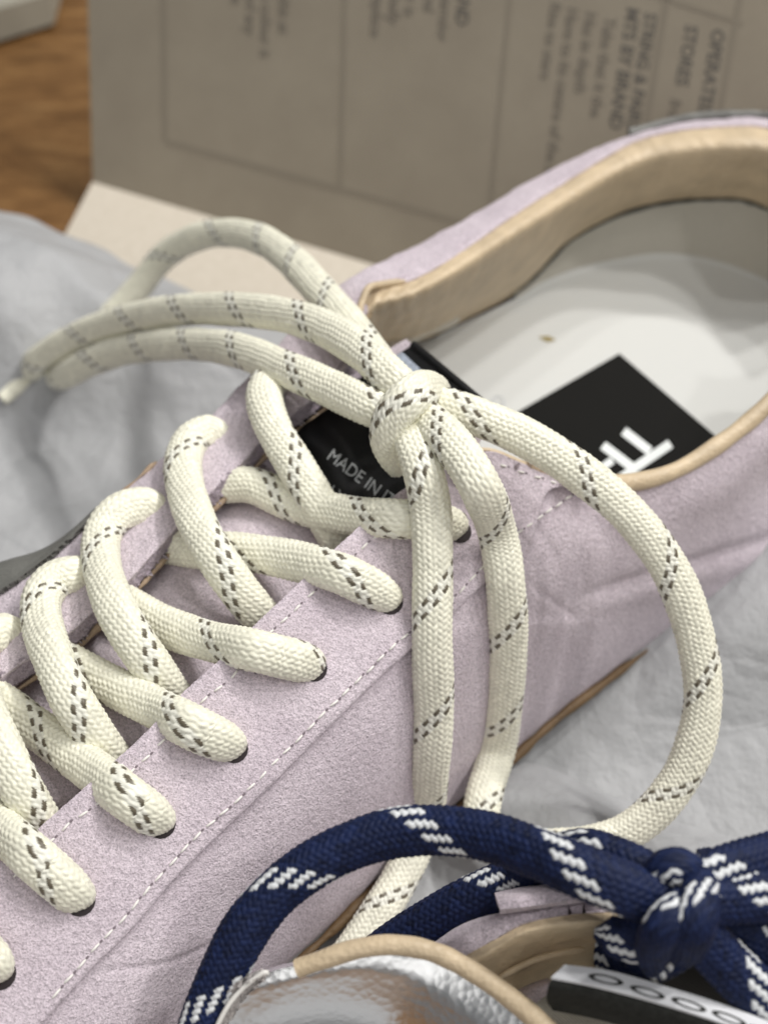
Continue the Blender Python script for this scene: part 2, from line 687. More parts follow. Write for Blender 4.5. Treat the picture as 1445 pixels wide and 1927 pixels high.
M_card = mat('warm_grey_cardboard', (.46, .405, .32), .85, spec=.15)
_n = noise(M_card, coords(M_card), 60, 4)
_n2 = noise(M_card, coords(M_card), 2500, 2)
ln(M_card, mul(M_card, ramp(M_card, _n, [(.3, (.325, .285, .224)), (.7, (.36, .318, .25))]), ramp(M_card, _n2, [(.3, (.94, .94, .94)), (.7, (1.03, 1.03, 1.03))])), pb(M_card).inputs['Base Color'])
M_cardin = mat('pale_cardboard', (.62, .56, .47), .85, spec=.15)
_n = noise(M_cardin, coords(M_cardin), 400, 4)
ln(M_cardin, ramp(M_cardin, _n, [(.3, (.57, .515, .43)), (.7, (.64, .585, .50))]), pb(M_cardin).inputs['Base Color'])
M_print = mat('dark_grey_print', (.15, .138, .12), .8)
M_printsoft = mat('soft_grey_print', (.215, .19, .155), .8)
M_rule = mat('faint_printed_rule', (.282, .247, .194), .8)

box = thing('shoe_box', 'open warm grey cardboard shoe box with printed text on its raised flap', 'box', (-9, 20, 0))
L0, L1 = P(175, 345, -.05), P(700, 500, -.05)
ldir = (L1 - L0) / np.linalg.norm(L1 - L0)
lnorm = np.array([ldir[1], -ldir[0], 0])
if lnorm @ (CAM - L0) < 0:
    lnorm = -lnorm
lup = np.array([0, 0, 1.0]) * math.cos(.5) - lnorm * math.sin(.5)
lnorm = np.cross(ldir, lup)
if lnorm @ (CAM - L0) < 0:
    lnorm = -lnorm


def flap(px, py, off=.0):
    return on_plane(px, py, L0, lnorm) + lnorm * off


tl = flap(155, -420)
bl = flap(175, 345)
br = L0 + ldir * 34
tr = tl + ldir * 34
g = np.zeros((12, 30, 3))
for i in range(12):
    for j in range(30):
        s, t = i / 11, j / 29
        p = (1 - s) * ((1 - t) * bl + t * br) + s * ((1 - t) * tl + t * tr)
        g[i, j] = p + lnorm * (.10 * math.sin(2.2 * t) * math.sin(2 * s))
lid = panel('printed_flap', g, .22, M_card, box)
lidb = bvh_of([g])


def on_lid(px, py, off=.012):
    h = hit(lidb, px, py, off)
    return h if h is not None else flap(px, py, off)


def rules(lines, w):
    q = []
    for (x0, y0), (x1, y1) in lines:
        dx, dy = x1 - x0, y1 - y0
        l = math.hypot(dx, dy)
        ox, oy = -dy / l * w / 2, dx / l * w / 2
        q.append([(x0 + ox, y0 + oy), (x1 + ox, y1 + oy), (x1 - ox, y1 - oy), (x0 - ox, y0 - oy)])
    return q


for line, w in [(((308, -60), (311, 262)), 11), (((311, 266), (720, 378)), 10), (((650, -60), (640, 356)), 9),
                (((722, 378), (890, 425)), 9), (((965, -60), (920, 410)), 8), (((1262, -50), (1212, 260)), 11), (((1395, -20), (1345, 260)), 11),
                (((1180, -25), (1398, 45)), 7)]:
    decal_poly('printed_rule', rules([line], w), on_lid, M_rule, lid)
# lettering turned a quarter turn, read downwards; soft and small in the photograph
for txt, x, y, sl, sz, m in [
        ('OPERATED IN', 1340, 52, -.17, 34, M_print), ('STORES', 1290, 45, -.17, 33, M_print), ('from', 1262, 185, -.17, 30, M_printsoft),
        ('STRING & PAIRS CARE', 1214, 22, -.16, 31, M_print), ('MTS BY BRAND', 1180, 12, -.15, 33, M_print),
        ('Take that it the', 1138, 30, -.15, 30, M_printsoft), ('Has in depth', 1102, 20, -.14, 30, M_printsoft),
        ('Have to its centre of the shoe', 1068, 12, -.14, 29, M_printsoft), ('Rise to stars', 1036, 2, -.14, 29, M_printsoft),
        ('STEP 1 AND', 874, -130, -.10, 33, M_print), ('the warning', 836, -70, -.10, 30, M_printsoft),
        ('Legal', 802, -40, -.09, 30, M_printsoft), ('paper is', 768, -66, -.09, 30, M_printsoft), ('finally', 735, -24, -.08, 30, M_printsoft), ('replace', 703, -20, -.08, 30, M_printsoft),
        ('this at', 526, -10, -.03, 29, M_printsoft), ('the colour it', 493, -40, -.03, 29, M_printsoft), ('and any', 464, -25, -.03, 29, M_printsoft), ('side', 436, -40, -.02, 29, M_printsoft)]:
    if y < -25:
        y = y
    decal_text('printed_line', txt, (x, y), (sl * sz, sz), (sz * 1.02, sz * .24), on_lid, m, lid, .02)

# pale inside of the box: the low panel before the flap
bc = [P(172, 352, .02), P(118, 440, .02)]
gb = np.zeros((10, 24, 3))
for i in range(10):
    for j in range(24):
        s, t = i / 9, j / 23
        p0 = L0 + ldir * (34 * t)
        p1 = P(118, 450, 0) + ldir * (34 * t) + (P(118, 450, 0) - L0) / 3 * 0
        far = p0 + np.array([0, 0, .03])
        near = p1 + (p1 - p0) * 5.0
        gb[i, j] = (1 - s) * far + s * near
        gb[i, j][2] = .0
panel('floor_panel', gb, .25, M_cardin, box)

corner = thing('grey_tray', 'pale grey tray edge at the top left corner on the wooden table', 'tray', (-22, 38, -.9))
cp = [P(-120, -90, .4), P(86, -60, .4), P(70, 2, .4), P(0, 30, .4), P(-120, 60, .4)]
gg = np.zeros((6, 12, 3))
for i in range(6):
    for j in range(12):
        s, t = i / 5, j / 11
        top = (1 - t) * P(-140, -110, .5) + t * P(120, -110, .5)
        bot = (1 - t) * P(-140, 58, .5) + t * P(92, -12, .5)
        gg[i, j] = (1 - s) * top + s * bot
M_tray = mat('grey_plastic', (.36, .34, .28), .6)
panel('tray_rim', gg, 1.2, M_tray, corner)

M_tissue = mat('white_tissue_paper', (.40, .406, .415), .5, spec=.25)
_n = noise(M_tissue, coords(M_tissue), 35, 5, .6)
_cr = nd(M_tissue, 'ShaderNodeTexVoronoi', feature='DISTANCE_TO_EDGE')
_cr.inputs['Scale'].default_value = 42
_cv = nd(M_tissue, 'ShaderNodeMix')
_cv.data_type = 'VECTOR'
_cv.inputs[0].default_value = .035
_cn = nd(M_tissue, 'ShaderNodeTexNoise')
_cn.inputs['Scale'].default_value = 30
ln(M_tissue, coords(M_tissue), _cn.inputs['Vector'])
ln(M_tissue, coords(M_tissue), _cv.inputs[4])
ln(M_tissue, _cn.outputs['Color'], _cv.inputs[5])
ln(M_tissue, _cv.outputs[1], _cr.inputs['Vector'])
_cl = nd(M_tissue, 'ShaderNodeClamp')
_cl.inputs['Max'].default_value = .12
ln(M_tissue, _cr.outputs['Distance'], _cl.inputs['Value'])
ln(M_tissue, bump(M_tissue, _n, .55, .006, bump(M_tissue, _cl.outputs[0], .35, .006)), pb(M_tissue).inputs['Normal'])


def tissue(rows, label, amp=.14, seed=3, nu=90, nv=70, scale=1.3):
    g = loft([[P(*p) for p in r] for r in rows], nu, nv)
    nz = vnoise(g, scale, seed)
    ridge = 1 - np.abs(vnoise(g, scale * .8, seed + 5))
    ridge2 = 1 - np.abs(vnoise(g, scale * 2.1, seed + 9))
    g = g + np.array([0, 0, 1.0]) * (amp * nz + amp * .9 * ridge + amp * .35 * ridge2)[..., None]
    o = panel('tissue_paper', g, .03, M_tissue, None, sharp=80)
    o['label'] = label
    o['category'] = 'tissue paper'
    o['group'] = 'sheets of tissue paper in the shoe box'
    return o, g


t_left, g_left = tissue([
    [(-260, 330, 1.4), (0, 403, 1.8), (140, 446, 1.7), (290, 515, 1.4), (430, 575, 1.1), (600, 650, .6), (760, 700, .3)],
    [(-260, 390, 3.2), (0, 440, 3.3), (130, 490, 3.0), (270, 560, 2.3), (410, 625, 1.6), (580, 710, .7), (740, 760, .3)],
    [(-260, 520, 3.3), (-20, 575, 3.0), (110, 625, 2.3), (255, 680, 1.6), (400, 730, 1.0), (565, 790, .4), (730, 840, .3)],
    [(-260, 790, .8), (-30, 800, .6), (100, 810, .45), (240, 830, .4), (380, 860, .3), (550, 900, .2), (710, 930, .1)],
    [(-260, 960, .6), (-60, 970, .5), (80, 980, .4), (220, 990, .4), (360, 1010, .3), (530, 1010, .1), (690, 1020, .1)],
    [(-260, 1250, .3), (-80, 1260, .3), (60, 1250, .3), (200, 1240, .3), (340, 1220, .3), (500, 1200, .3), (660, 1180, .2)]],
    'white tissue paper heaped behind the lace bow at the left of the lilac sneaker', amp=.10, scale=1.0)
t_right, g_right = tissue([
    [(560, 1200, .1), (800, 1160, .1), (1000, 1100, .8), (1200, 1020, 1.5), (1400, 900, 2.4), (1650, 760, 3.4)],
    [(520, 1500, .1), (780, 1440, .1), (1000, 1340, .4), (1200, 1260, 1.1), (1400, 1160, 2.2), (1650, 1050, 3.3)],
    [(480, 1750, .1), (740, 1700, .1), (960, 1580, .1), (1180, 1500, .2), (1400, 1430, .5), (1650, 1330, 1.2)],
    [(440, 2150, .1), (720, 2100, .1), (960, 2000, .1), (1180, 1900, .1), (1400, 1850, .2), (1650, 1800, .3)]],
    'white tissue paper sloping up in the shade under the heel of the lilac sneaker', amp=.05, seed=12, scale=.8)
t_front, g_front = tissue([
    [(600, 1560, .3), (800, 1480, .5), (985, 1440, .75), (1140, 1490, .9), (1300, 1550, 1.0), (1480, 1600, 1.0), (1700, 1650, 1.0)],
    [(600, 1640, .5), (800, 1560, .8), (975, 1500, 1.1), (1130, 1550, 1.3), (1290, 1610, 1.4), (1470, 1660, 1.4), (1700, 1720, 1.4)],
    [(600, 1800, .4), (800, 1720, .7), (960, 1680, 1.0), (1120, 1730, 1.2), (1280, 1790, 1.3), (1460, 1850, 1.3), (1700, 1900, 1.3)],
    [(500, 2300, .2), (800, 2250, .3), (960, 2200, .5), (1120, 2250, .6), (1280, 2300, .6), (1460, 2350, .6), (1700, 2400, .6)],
    [(-200, 4200, .2), (400, 4200, .2), (760, 4200, .2), (1120, 4200, .2), (1480, 4200, .2), (1900, 4200, .2), (2400, 4200, .2)]],  # sheet carried on out of view, added as white for the silver to reflect
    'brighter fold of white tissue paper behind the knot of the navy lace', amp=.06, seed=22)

# ================================================================== LILAC SNEAKER
shoe = thing('sneaker', 'lilac suede sneaker with cream braided laces and a white insole', 'sneaker', (1, 0, .3), 'pair of lilac suede sneakers')

ST = [  # inner edge, stitch line, middle of the wall, bottom, with heights
    ((-190, 1805), (-50, 2065), (0, 2215), (50, 2290)),
    ((-80, 1705), (60, 1945), (110, 2090), (160, 2180)),
    ((20, 1612), (160, 1832), (215, 1985), (262, 2085)),
    ((103, 1537), (252, 1738), (310, 1890), (355, 1990)),
    ((176, 1471), (330, 1645), (390, 1800), (440, 1908)),
    ((271, 1385), (428, 1548), (490, 1700), (540, 1812)),
    ((349, 1303), (505, 1476), (570, 1625), (630, 1730)),
    ((413, 1246), (580, 1400), (645, 1550), (700, 1660)),
    ((475, 1183), (640, 1340), (715, 1485), (775, 1590)),
    ((558, 1105), (735, 1248), (805, 1395), (862, 1507)),
    ((650, 1018), (830, 1165), (890, 1315), (942, 1435)),
    ((757, 926), (925, 1080), (985, 1220), (1040, 1345)),
    ((835, 885), (1010, 1030), (1080, 1160), (1135, 1272)),
    ((915, 852), (1070, 1005), (1155, 1110), (1215, 1212)),
    ((1000, 880), (1130, 998), (1222, 1080), (1290, 1168)),
    ((1090, 908), (1185, 995), (1282, 1050), (1350, 1138)),
    ((1180, 916), (1255, 975), (1347, 1010), (1410, 1098)),
    ((1270, 894), (1340, 935), (1420, 955), (1480, 1045)),
    ((1360, 840), (1420, 875), (1500, 880), (1550, 970)),
    ((1445, 770), (1500, 800), (1570, 800), (1620, 880)),
    ((1530, 675), (1580, 700), (1640, 700), (1690, 770)),
    ((1600, 560), (1650, 575), (1700, 570), (1740, 630))]
ZE = [None] * 12 + [6.6, 6.62, 6.3, 5.95, 5.65, 5.55, 5.65, 5.9, 6.3, 6.6]
ZS = [None] * 11 + [5.65, 5.5, 5.4, 5.15, 5.0, 4.85, 4.85, 5.0, 5.3, 5.7, 6.0]
ZB = [1.2] * 11 + [1.25, 1.3, 1.4, 1.5, 1.6, 1.8, 2, 2, 2, 2, 2]
rE, rS, rM, rB, rB2 = [], [], [], [], []
for k, (e, s, m_, b) in enumerate(ST):
    ze = zt(*e) if ZE[k] is None else ZE[k]
    zs = ze - .95 if ZS[k] is None else ZS[k]
    rE.append(P(*e, ze))
    rS.append(P(*s, zs))
    rM.append(P(*m_, (zs + ZB[k]) / 2 + .35))
    rB.append(P(*b, ZB[k]))
    rB2.append(P(b[0] - 60, b[1] + 10, ZB[k] - .45))
NEAR = [rE, rS, rM, rB, rB2]
NU, NV = 560, 190
gN = loft(NEAR, NU, NV)
gN += gnormals(gN) * (.018 * vnoise(gN, 1.1, 41) + .006 * vnoise(gN, 4, 42))[..., None]
# soft creases in the heel quarter: a panel seam, a fold round the heel, a wrinkle near the toe
_q = gN - CAM
_w = _q @ VD
_px, _py = 722.5 + F * (_q @ RT) / _w, 963.5 - F * (_q @ UP) / _w
_sm = lambda x: 1 / (1 + np.exp(-np.clip(x, -40, 40)))
_step = _sm((_py - (1168 - .05 * (_px - 985))) / 3) * _sm((_px - 700) / 25) * _sm((1125 - _px) / 10) * np.exp(-np.clip((_py - 1165) / 120, 0, 9))
_d1 = (_py - (1105 - .30 * (_px - 1150))) / 13
_fold = np.exp(-_d1 ** 2) * _sm((_px - 1120) / 20)
_ridge = np.exp(-(_d1 - 2.4) ** 2 / 2) * _sm((_px - 1120) / 20)
_d2 = (_py - (1800 - .28 * (_px - 330) + 8 * np.sin(_px / 40))) / 5
_wr = np.exp(-_d2 ** 2) * _sm((_px - 190) / 12) * _sm((400 - _px) / 12)
_d3 = (_py - (1090 + .75 * (_px - 985))) / 9
_wr3 = np.exp(-_d3 ** 2) * _sm((_px - 995) / 10) * _sm((1085 - _px) / 10)
gN += gnormals(gN) * (.04 * _step - .075 * _fold + .04 * _ridge - .035 * _wr - .03 * _wr3)[..., None]
panel('upper', gN, .16, M_suede, shoe)
near_bvh = bvh_of([gN])


def near_at(k, v):
    """point on the near wall at station k, row v (0 edge, 1 stitch line)"""
    fu = np.clip(k / (len(ST) - 1) * (NU - 1), 0, NU - 1.001)
    fv = np.clip(v / 4 * (NV - 1), 0, NV - 1.001)
    i, j = int(fv), int(fu)
    a, b = fv - i, fu - j
    return (1 - a) * ((1 - b) * gN[i, j] + b * gN[i, j + 1]) + a * ((1 - b) * gN[i + 1, j] + b * gN[i + 1, j + 1])


nN = gnormals(gN)
gO = np.zeros((46, 520, 3))
for j in range(520):
    k = j / 519 * 15.15
    fmax = 1.0 if k < 11.6 else max(.04, 1 - (k - 11.6) / 3.5)
    for i in range(46):
        gO[i, j] = near_at(k, fmax * i / 45 - .0)
gO_n = gnormals(gO)
gO = gO + gO_n * .17
gO[0] += (gO[0] - gO[1]) * .5
# soften the cut edge a little: the outermost row rolls down
gO[-1] -= gO_n[-1] * .03
gO[0] -= gO_n[0] * .03
eyestay = panel('eyestay', gO, .135, M_suede, shoe, rough=.012, seed=5, sharp=40)
top_bvh = bvh_of([gO, gN])

edge_px = []
stitches('stitching', [(92, 1885), (170, 1795), (238, 1722), (298, 1652), (372, 1572), (462, 1492), (546, 1406), (626, 1326), (755, 1202), (846, 1134), (902, 1072), (972, 1004), (1080, 928)],
         top_bvh, eyestay)
stitches('stitching', [(20, 1655), (128, 1552), (200, 1500), (298, 1404), (380, 1320), (440, 1272), (502, 1198), (585, 1120), (680, 1032), (740, 985)],
         top_bvh, eyestay, spacing=.31, length=.17)
stitches('stitching', [(935, 872), (985, 890), (1035, 905), (1090, 925)], top_bvh, eyestay, spacing=.34, length=.14)

# seams in the quarter
# brown welt and sole under the wall
wl = []
for k in range(0, 14):
    wl.append(rB[k] + np.array([.06, -.05, -.12]))
tube('welt', wl, .085, M_gum, shoe, n=10, seg=160, wob=.25, taper=True)
gs = loft([[p + np.array([-.12, .1, -.1]) for p in rB], [p * np.array([1, 1, 0]) + np.array([-.2, .15, .1]) for p in rB]], 120, 8)
panel('outsole', gs, .3, M_rubber, shoe)

# far side: eyestay, then the collar up to the heel
FT = [((-100, 1388), (-105, 1350), (-250, 1270)), ((15, 1303), (5, 1262), (-120, 1195)), ((136, 1218), (124, 1185), (-10, 1122)),
      ((186, 1171), (174, 1143), (39, 1092)), ((248, 1113), (240, 1083), (110, 1040)), ((345, 1005), (335, 980), (193, 962)),
      ((446, 908), (436, 880), (295, 873)), ((508, 842), (497, 815), (378, 800)), ((560, 800), (555, 768), (445, 735)),
      ((612, 760), (608, 725), (505, 672)), ((655, 715), (652, 680), (560, 612)), ((672, 640), (670, 612), (612, 562)),
      ((692, 565), (692, 538), (655, 525)), ((765, 548), (762, 527), (722, 490)), ((855, 500), (850, 481), (805, 450)),
      ((955, 430), (950, 412), (905, 395)), ((1055, 365), (1050, 347), (1005, 336)), ((1135, 315), (1130, 297), (1105, 286)),
      ((1205, 280), (1200, 260), (1183, 258)), ((1285, 262), (1280, 242), (1275, 233)), ((1380, 254), (1380, 234), (1380, 223)),
      ((1445, 257), (1445, 237), (1448, 226)), ((1540, 290), (1540, 270), (1550, 258)), ((1610, 360), (1610, 340), (1630, 330))]
ZF = [None] * 9 + [6.55, 6.7, 6.8, 7.0, 6.85, 6.72, 6.65, 6.6, 6.6, 6.7, 6.85, 7, 7, 7, 6.9]
fb, ft, fg, f1, f2, f3 = [], [], [], [], [], []
for k, (b, t, g_) in enumerate(FT):
    z = zt(*t) if ZF[k] is None else ZF[k]
    th_ = .35 if k < 10 else .22
    fb.append(P(*b, z - th_))
    ft.append(P(*t, z))
    fg.append(P(*g_, z - (.38 if k < 11 else .22)))
for k in range(len(FT)):
    a = fg[min(k + 1, len(FT) - 1)] - fg[max(k - 1, 0)]
    out = np.array([-a[1], a[0], 0])
    out /= np.linalg.norm(out)
    w = (.85, .8, .72, .56, .32, .08, .03)[k] if k < 7 else (.03 if k < 11 else .12)
    f1.append(fg[k] + out * w + np.array([0, 0, -.16 if k < 4 else (-.3 if k < 11 else -.4)]))
    f2.append(fg[k] + out * (w + .5) + np.array([0, 0, -1.6]))
    f3.append(np.array([*(fg[k] + out * (w + .7))[:2], .5]))
gF = loft([fb, [(a * .45 + b * .55) for a, b in zip(fb, ft)], ft, [(a + b) / 2 + np.array([0, 0, .05]) for a, b in zip(ft, fg)], fg, f1, f2, f3], 420, 80)
gF += gnormals(gF) * (.012 * vnoise(gF, 5, 51) + .006 * vnoise(gF, 14, 52))[..., None]
panel('medial_upper', gF, .16, M_suede, shoe, rough=.02, seed=8)
gE = loft([[a * .92 + b * .08 for a, b in zip(fb[:11], ft[:11])], [(a + b) / 2 for a, b in zip(fb[:11], ft[:11])], [a * .06 + b * .94 for a, b in zip(fb[:11], ft[:11])]], 500, 16)
gE += gnormals(gE) * (.03 + .014 * vnoise(gE, 9, 55) + .012 * vnoise(gE * np.array([1, 1, 4]), 20, 56))[..., None]
panel('cut_edge', gE, .05, M_edge, shoe, rough=.03, seed=14)
# raw lining edge under the cut of the far eyestay
tube('raw_edge', [p + np.array([.03, -.05, -.03]) for p in fb[:11]], .042, M_rawtan, shoe, n=8, seg=200, wob=.5)
# dark leather overlay on the medial side
rows = [[fg[k] * .93 + ft[k] * .07 for k in range(7)], fg[:7], f1[:7], f2[:7], f3[:7]]
gD = loft(rows, 120, 40, 0, 5.0)
for j in range(120):                                      # its edge slants away from the eyestay
    pass
gD = gD + gnormals(gD) * .06
panel('medial_patch', gD[4:], .07, M_darkleather, shoe, rough=.05, seed=9)
tube('patch_edge', [fg[4] * .25 + fg[5] * .75 + np.array([-.03, .03, .02]), fg[5] + np.array([-.01, .03, .03]), fg[5] * .5 + fg[6] * .5 + np.array([0, .03, .02]), fg[6] + np.array([0, .03, .02])], .04, M_rawtan, shoe, n=8, wob=.4, taper=True)

# collar lining, rolled and padded
R1 = [None] * 11 + [(684, 632), (706, 585), (780, 562), (868, 515), (968, 450), (1062, 390), (1142, 340), (1212, 305), (1287, 288), (1380, 282), (1445, 287), (1530, 322), (1590, 392)]
RD = [None] * 11 + [(690, 668), (722, 655), (800, 640), (880, 600), (962, 556), (1010, 515), (1070, 455), (1150, 410), (1230, 385), (1320, 375), (1410, 380), (1500, 430), (1560, 500)]
ZD = [None] * 11 + [3.5, 3.45, 3.45, 3.4, 3.45, 3.75, 4.2, 4.5, 4.7, 4.8, 4.8, 4.8, 4.8]
RI = [None] * 15 + [(975, 562), (1022, 532), (1090, 505), (1160, 489), (1240, 478), (1320, 486), (1400, 510), (1480, 552), (1530, 612)]
l0, l1, l2, l3, l4 = [], [], [], [], []
for k in range(11, 24):
    rim = ft[k] + np.array([0, 0, .02])
    d = P(*RD[k], ZD[k])
    r1 = P(*R1[k], ZF[k] - (.12 if k > 13 else (.55, .32, .14)[k - 11]))
    l0.append(fb[k] * .2 + rim * .8 + np.array([0.02, .06, -.05]))
    l1.append(rim * .6 + r1 * .4 + np.array([0, 0, .10 if k > 13 else (-.1, .0, .08)[k - 11]]))
    l2.append(r1)
    l3.append(r1 * .5 + d * .5 + np.array([.05, -.12, 0]))
    l4.append(d)
gL = loft([l0, l1, l2, l3, l4], 300, 70)
gL += gnormals(gL) * (.012 * vnoise(gL * np.array([1.6, 1, .5]), 1.6, 61) + .006 * vnoise(gL * np.array([3, 1.2, .3]), 6, 62))[..., None]
_u = np.linspace(0, 1, 300)[None, :]
_vv = np.linspace(0, 1, 70)[:, None]
_wr = np.sin((_u * 190 + _vv * 26 + 1.5 * vnoise(gL, 3, 64))) * np.exp(-((_u - .13) / .075) ** 2) * np.clip(1.1 - abs(_vv - .5) * 1.6, 0, 1)
_wr2 = np.sin((_u * 260 - _vv * 18 + 2 * vnoise(gL, 2, 65))) * np.exp(-((_u - .5) / .12) ** 2) * np.clip(1.1 - abs(_vv - .4) * 1.9, 0, 1)
gL += gnormals(gL) * (.016 * _wr + .006 * _wr2)[..., None]
panel('collar_lining', gL, .12, M_tan, shoe, seed=3)
tube('lining_fold', [P(665, 625, 6.7), P(672, 600, 6.8), P(682, 568, 6.95), P(694, 542, 7.08), P(720, 535, 7.0), P(762, 529, 6.9)], .075, M_tan, shoe, n=10, taper=True)
# grey heel counter and its dark top edge
c0 = [P(*RD[k], ZD[k]) + np.array([.03, -.03, 0]) for k in range(15, 24)]
c1 = [P(*RI[k], 3.3) for k in range(15, 24)]
gC = loft([c0, [(a + b) / 2 + np.array([-.03, .1, 0]) for a, b in zip(c0, c1)], c1], 160, 24)
panel('heel_counter', gC, .08, M_counter, shoe)
tube('counter_edge', [p + np.array([-.01, -.03, .02]) for p in c0], .035, mat('dark_fabric_edge', (.07, .075, .07), .8), shoe, n=8, seg=200, wob=.5)
# heel tab edge behind the collar
hp = [fg[k] + np.array([0, .06, .06]) for k in range(18, 24)]
tube('heel_tab', hp, .11, M_darkleather, shoe, n=10, seg=80, wob=.15)
# fuzz where the lining ends at the front
fz = [P(715, 640, 3.9), P(760, 618, 4.1), P(810, 596, 4.2), P(850, 580, 4.1)]
tube('lining_patch', [p + np.array([0.1, -.2, 0]) for p in fz], .24, flat_fabric('worn_white_lining', (.62, .58, .50), 1500, .95, .15), shoe, n=12, wob=.15, taper=True)

# insole
inf = [(640, 735), (715, 652), (795, 642), (880, 604), (972, 560), (1022, 530), (1090, 503), (1160, 487), (1240, 476), (1320, 484), (1400, 508), (1480, 550), (1530, 610)]
inn = [(560, 850), (660, 930), (770, 990), (880, 1030), (990, 1050), (1090, 1060), (1180, 1060), (1265, 1035), (1350, 985), (1430, 915), (1500, 820), (1550, 720), (1562, 640)]
r0 = [P(*p, 3.33) for p in inf]
r1 = [P(*p, 3.1) for p in inn]
gI = loft([r0, [a * .93 + b * .07 + np.array([0, 0, -.09]) for a, b in zip(r0, r1)], [(a + b) / 2 + np.array([0, 0, -.12]) for a, b in zip(r0, r1)], r1], 160, 60)
insole = panel('insole', gI, .3, M_insole, shoe)
ins_bvh = bvh_of([gI])
on_ins = lambda x, y, off=.015: (lambda h: h if h is not None else P(x, y, 3.2))(hit(ins_bvh, x, y, off))
pc = [(1165, 665), (1358, 831), (1090, 985), (930, 800)]
pat = decal_poly('insole_patch', [pc], on_ins, M_patch, insole, sub=14)
on_pat = lambda x, y: on_ins(x, y, .03)
# letters T and F of the print, upside down to the viewer
def bar(x0, y0, x1, y1, w):
    dx, dy = x1 - x0, y1 - y0
    l = math.hypot(dx, dy)
    ox, oy = -dy / l * w / 2, dx / l * w / 2
    return [(x0 + ox, y0 + oy), (x1 + ox, y1 + oy), (x1 - ox, y1 - oy), (x0 - ox, y0 - oy)]


decal_poly('letter', [bar(1261, 835, 1196, 879, 17), bar(1173, 811, 1222, 849, 17)], on_pat, M_ink, pat, sub=3)
decal_poly('letter', [bar(1134, 838, 1199, 887, 17), bar(1186, 886, 1135, 921, 15), bar(1152, 866, 1118, 890, 14)], on_pat, M_ink, pat, sub=3)
# speck on the insole
sp = [(1012, 634), (1032, 632), (1046, 640), (1030, 644)]
decal_poly('speck', [sp], on_ins, mat('ochre_speck', (.30, .24, .10), .8), insole, sub=2)

tube('stray_thread', [on_ins(928, 768, .05), on_ins(926, 756, .06), on_ins(932, 746, .08), on_ins(944, 748, .1), on_ins(948, 760, .08), on_ins(942, 770, .05)], .006, M_woven, insole, n=6)

# binding on the near rim
tube('collar_binding', [rE[k] + np.array([-.03, .07, .03]) for k in range(14, 22)], .165, M_tan, shoe, n=16, seg=220, flat=.9, wob=.05)
gNL = loft([[rE[k] + np.array([-.05, .12, -.05]) for k in range(12, 22)], [rE[k] + np.array([-.25, .3, -1.2]) for k in range(12, 22)], [np.array([*(rE[k] + np.array([.1, -.2, 0]))[:2], 3.2]) for k in range(12, 22)]], 80, 20)
panel('inner_lining', gNL, .06, M_tan, shoe)

# tongue and its label
TF = [(-100, 1365), (50, 1245), (180, 1140), (300, 1020), (420, 900), (520, 810), (600, 740), (690, 682), (764, 638)]
TC = [(-40, 1510), (100, 1380), (230, 1265), (350, 1135), (470, 1015), (565, 925), (650, 840), (765, 770), (842, 703)]
TN = [(20, 1680), (150, 1560), (280, 1430), (400, 1310), (520, 1190), (630, 1095), (735, 1000), (850, 890), (922, 772)]
tz = [None] * 7 + [6.6, 7.0]
rows = []
for row, dz in ((TF, -.85), (TC, -.55), (TN, -.95)):
    rr = []
    for k, p in enumerate(row):
        z = zt(*p) + dz
        if k == 7:
            z = 6.35 + .1 * (dz + .95)
        if k == 8:
            z = 6.75 + .2 * (dz + .95)
        rr.append(P(*p, z))
    rows.append(rr)
gT = loft(rows, 200, 40)
gT += gnormals(gT) * (.015 * vnoise(gT, 2, 71))[..., None]
panel('tongue', gT, .3, M_suede, shoe)


def sub_tongue(k0, k1, v0, v1, off, nu=50, nv=40):
    g_ = loft(rows, nu, 81, k0, k1)
    i0, i1 = int(v0 * 80), int(v1 * 80)
    g_ = g_[i0:i1 + 1]
    return g_ + gnormals(g_) * off


gTL = sub_tongue(5.15, 8, .10, 1.0, .05)
label = panel('tongue_label', gTL, .045, M_label, shoe)
gTW = sub_tongue(7.05, 7.70, .12, .98, .075, 20)
panel('webbing_strip', gTW, .03, M_woven, shoe)
tube('label_fold', [gTL[i, -1] for i in range(0, gTL.shape[0], 8)], .07, M_label, shoe, n=10)
lab_bvh = bvh_of([gTL])
on_lab = lambda x, y: (lambda h: h if h is not None else P(x, y, 6.1))(hit(lab_bvh, x, y, .012))
decal_text('woven_text', 'MADE IN ITALY', (613, 862), (23.5, 18), (20, -28), on_lab, M_silverthread, label)
decal_text('woven_text', 'ITALY', (577, 903), (23.5, 18), (20, -28), on_lab, M_silverthread, label)

# ---------------------------------------------------------------- cream laces
all_bvh = bvh_of([gO, gN, gF, gT, gTL])
knot = lace('shoelace', path([(756, 876, 6.9), (740, 853, 7.3), (731, 820, 7.75), (741, 782, 8.1), (767, 752, 8.3), (795, 733, 8.25), (816, 733, 7.9), (826, 748, 7.4), (815, 768, 6.9)]),
            shoe, seed=1, phase=.2, b=.2, twist=.2, width=[.8, .88, .97, 1.02, 1.02, .97, .85, .7, .6])


def seg(name, pts, seed, phase=0.0, smooth=0, **kw):
    return lace(name, path(pts, all_bvh, smooth), knot, seed=seed, phase=phase, **kw)


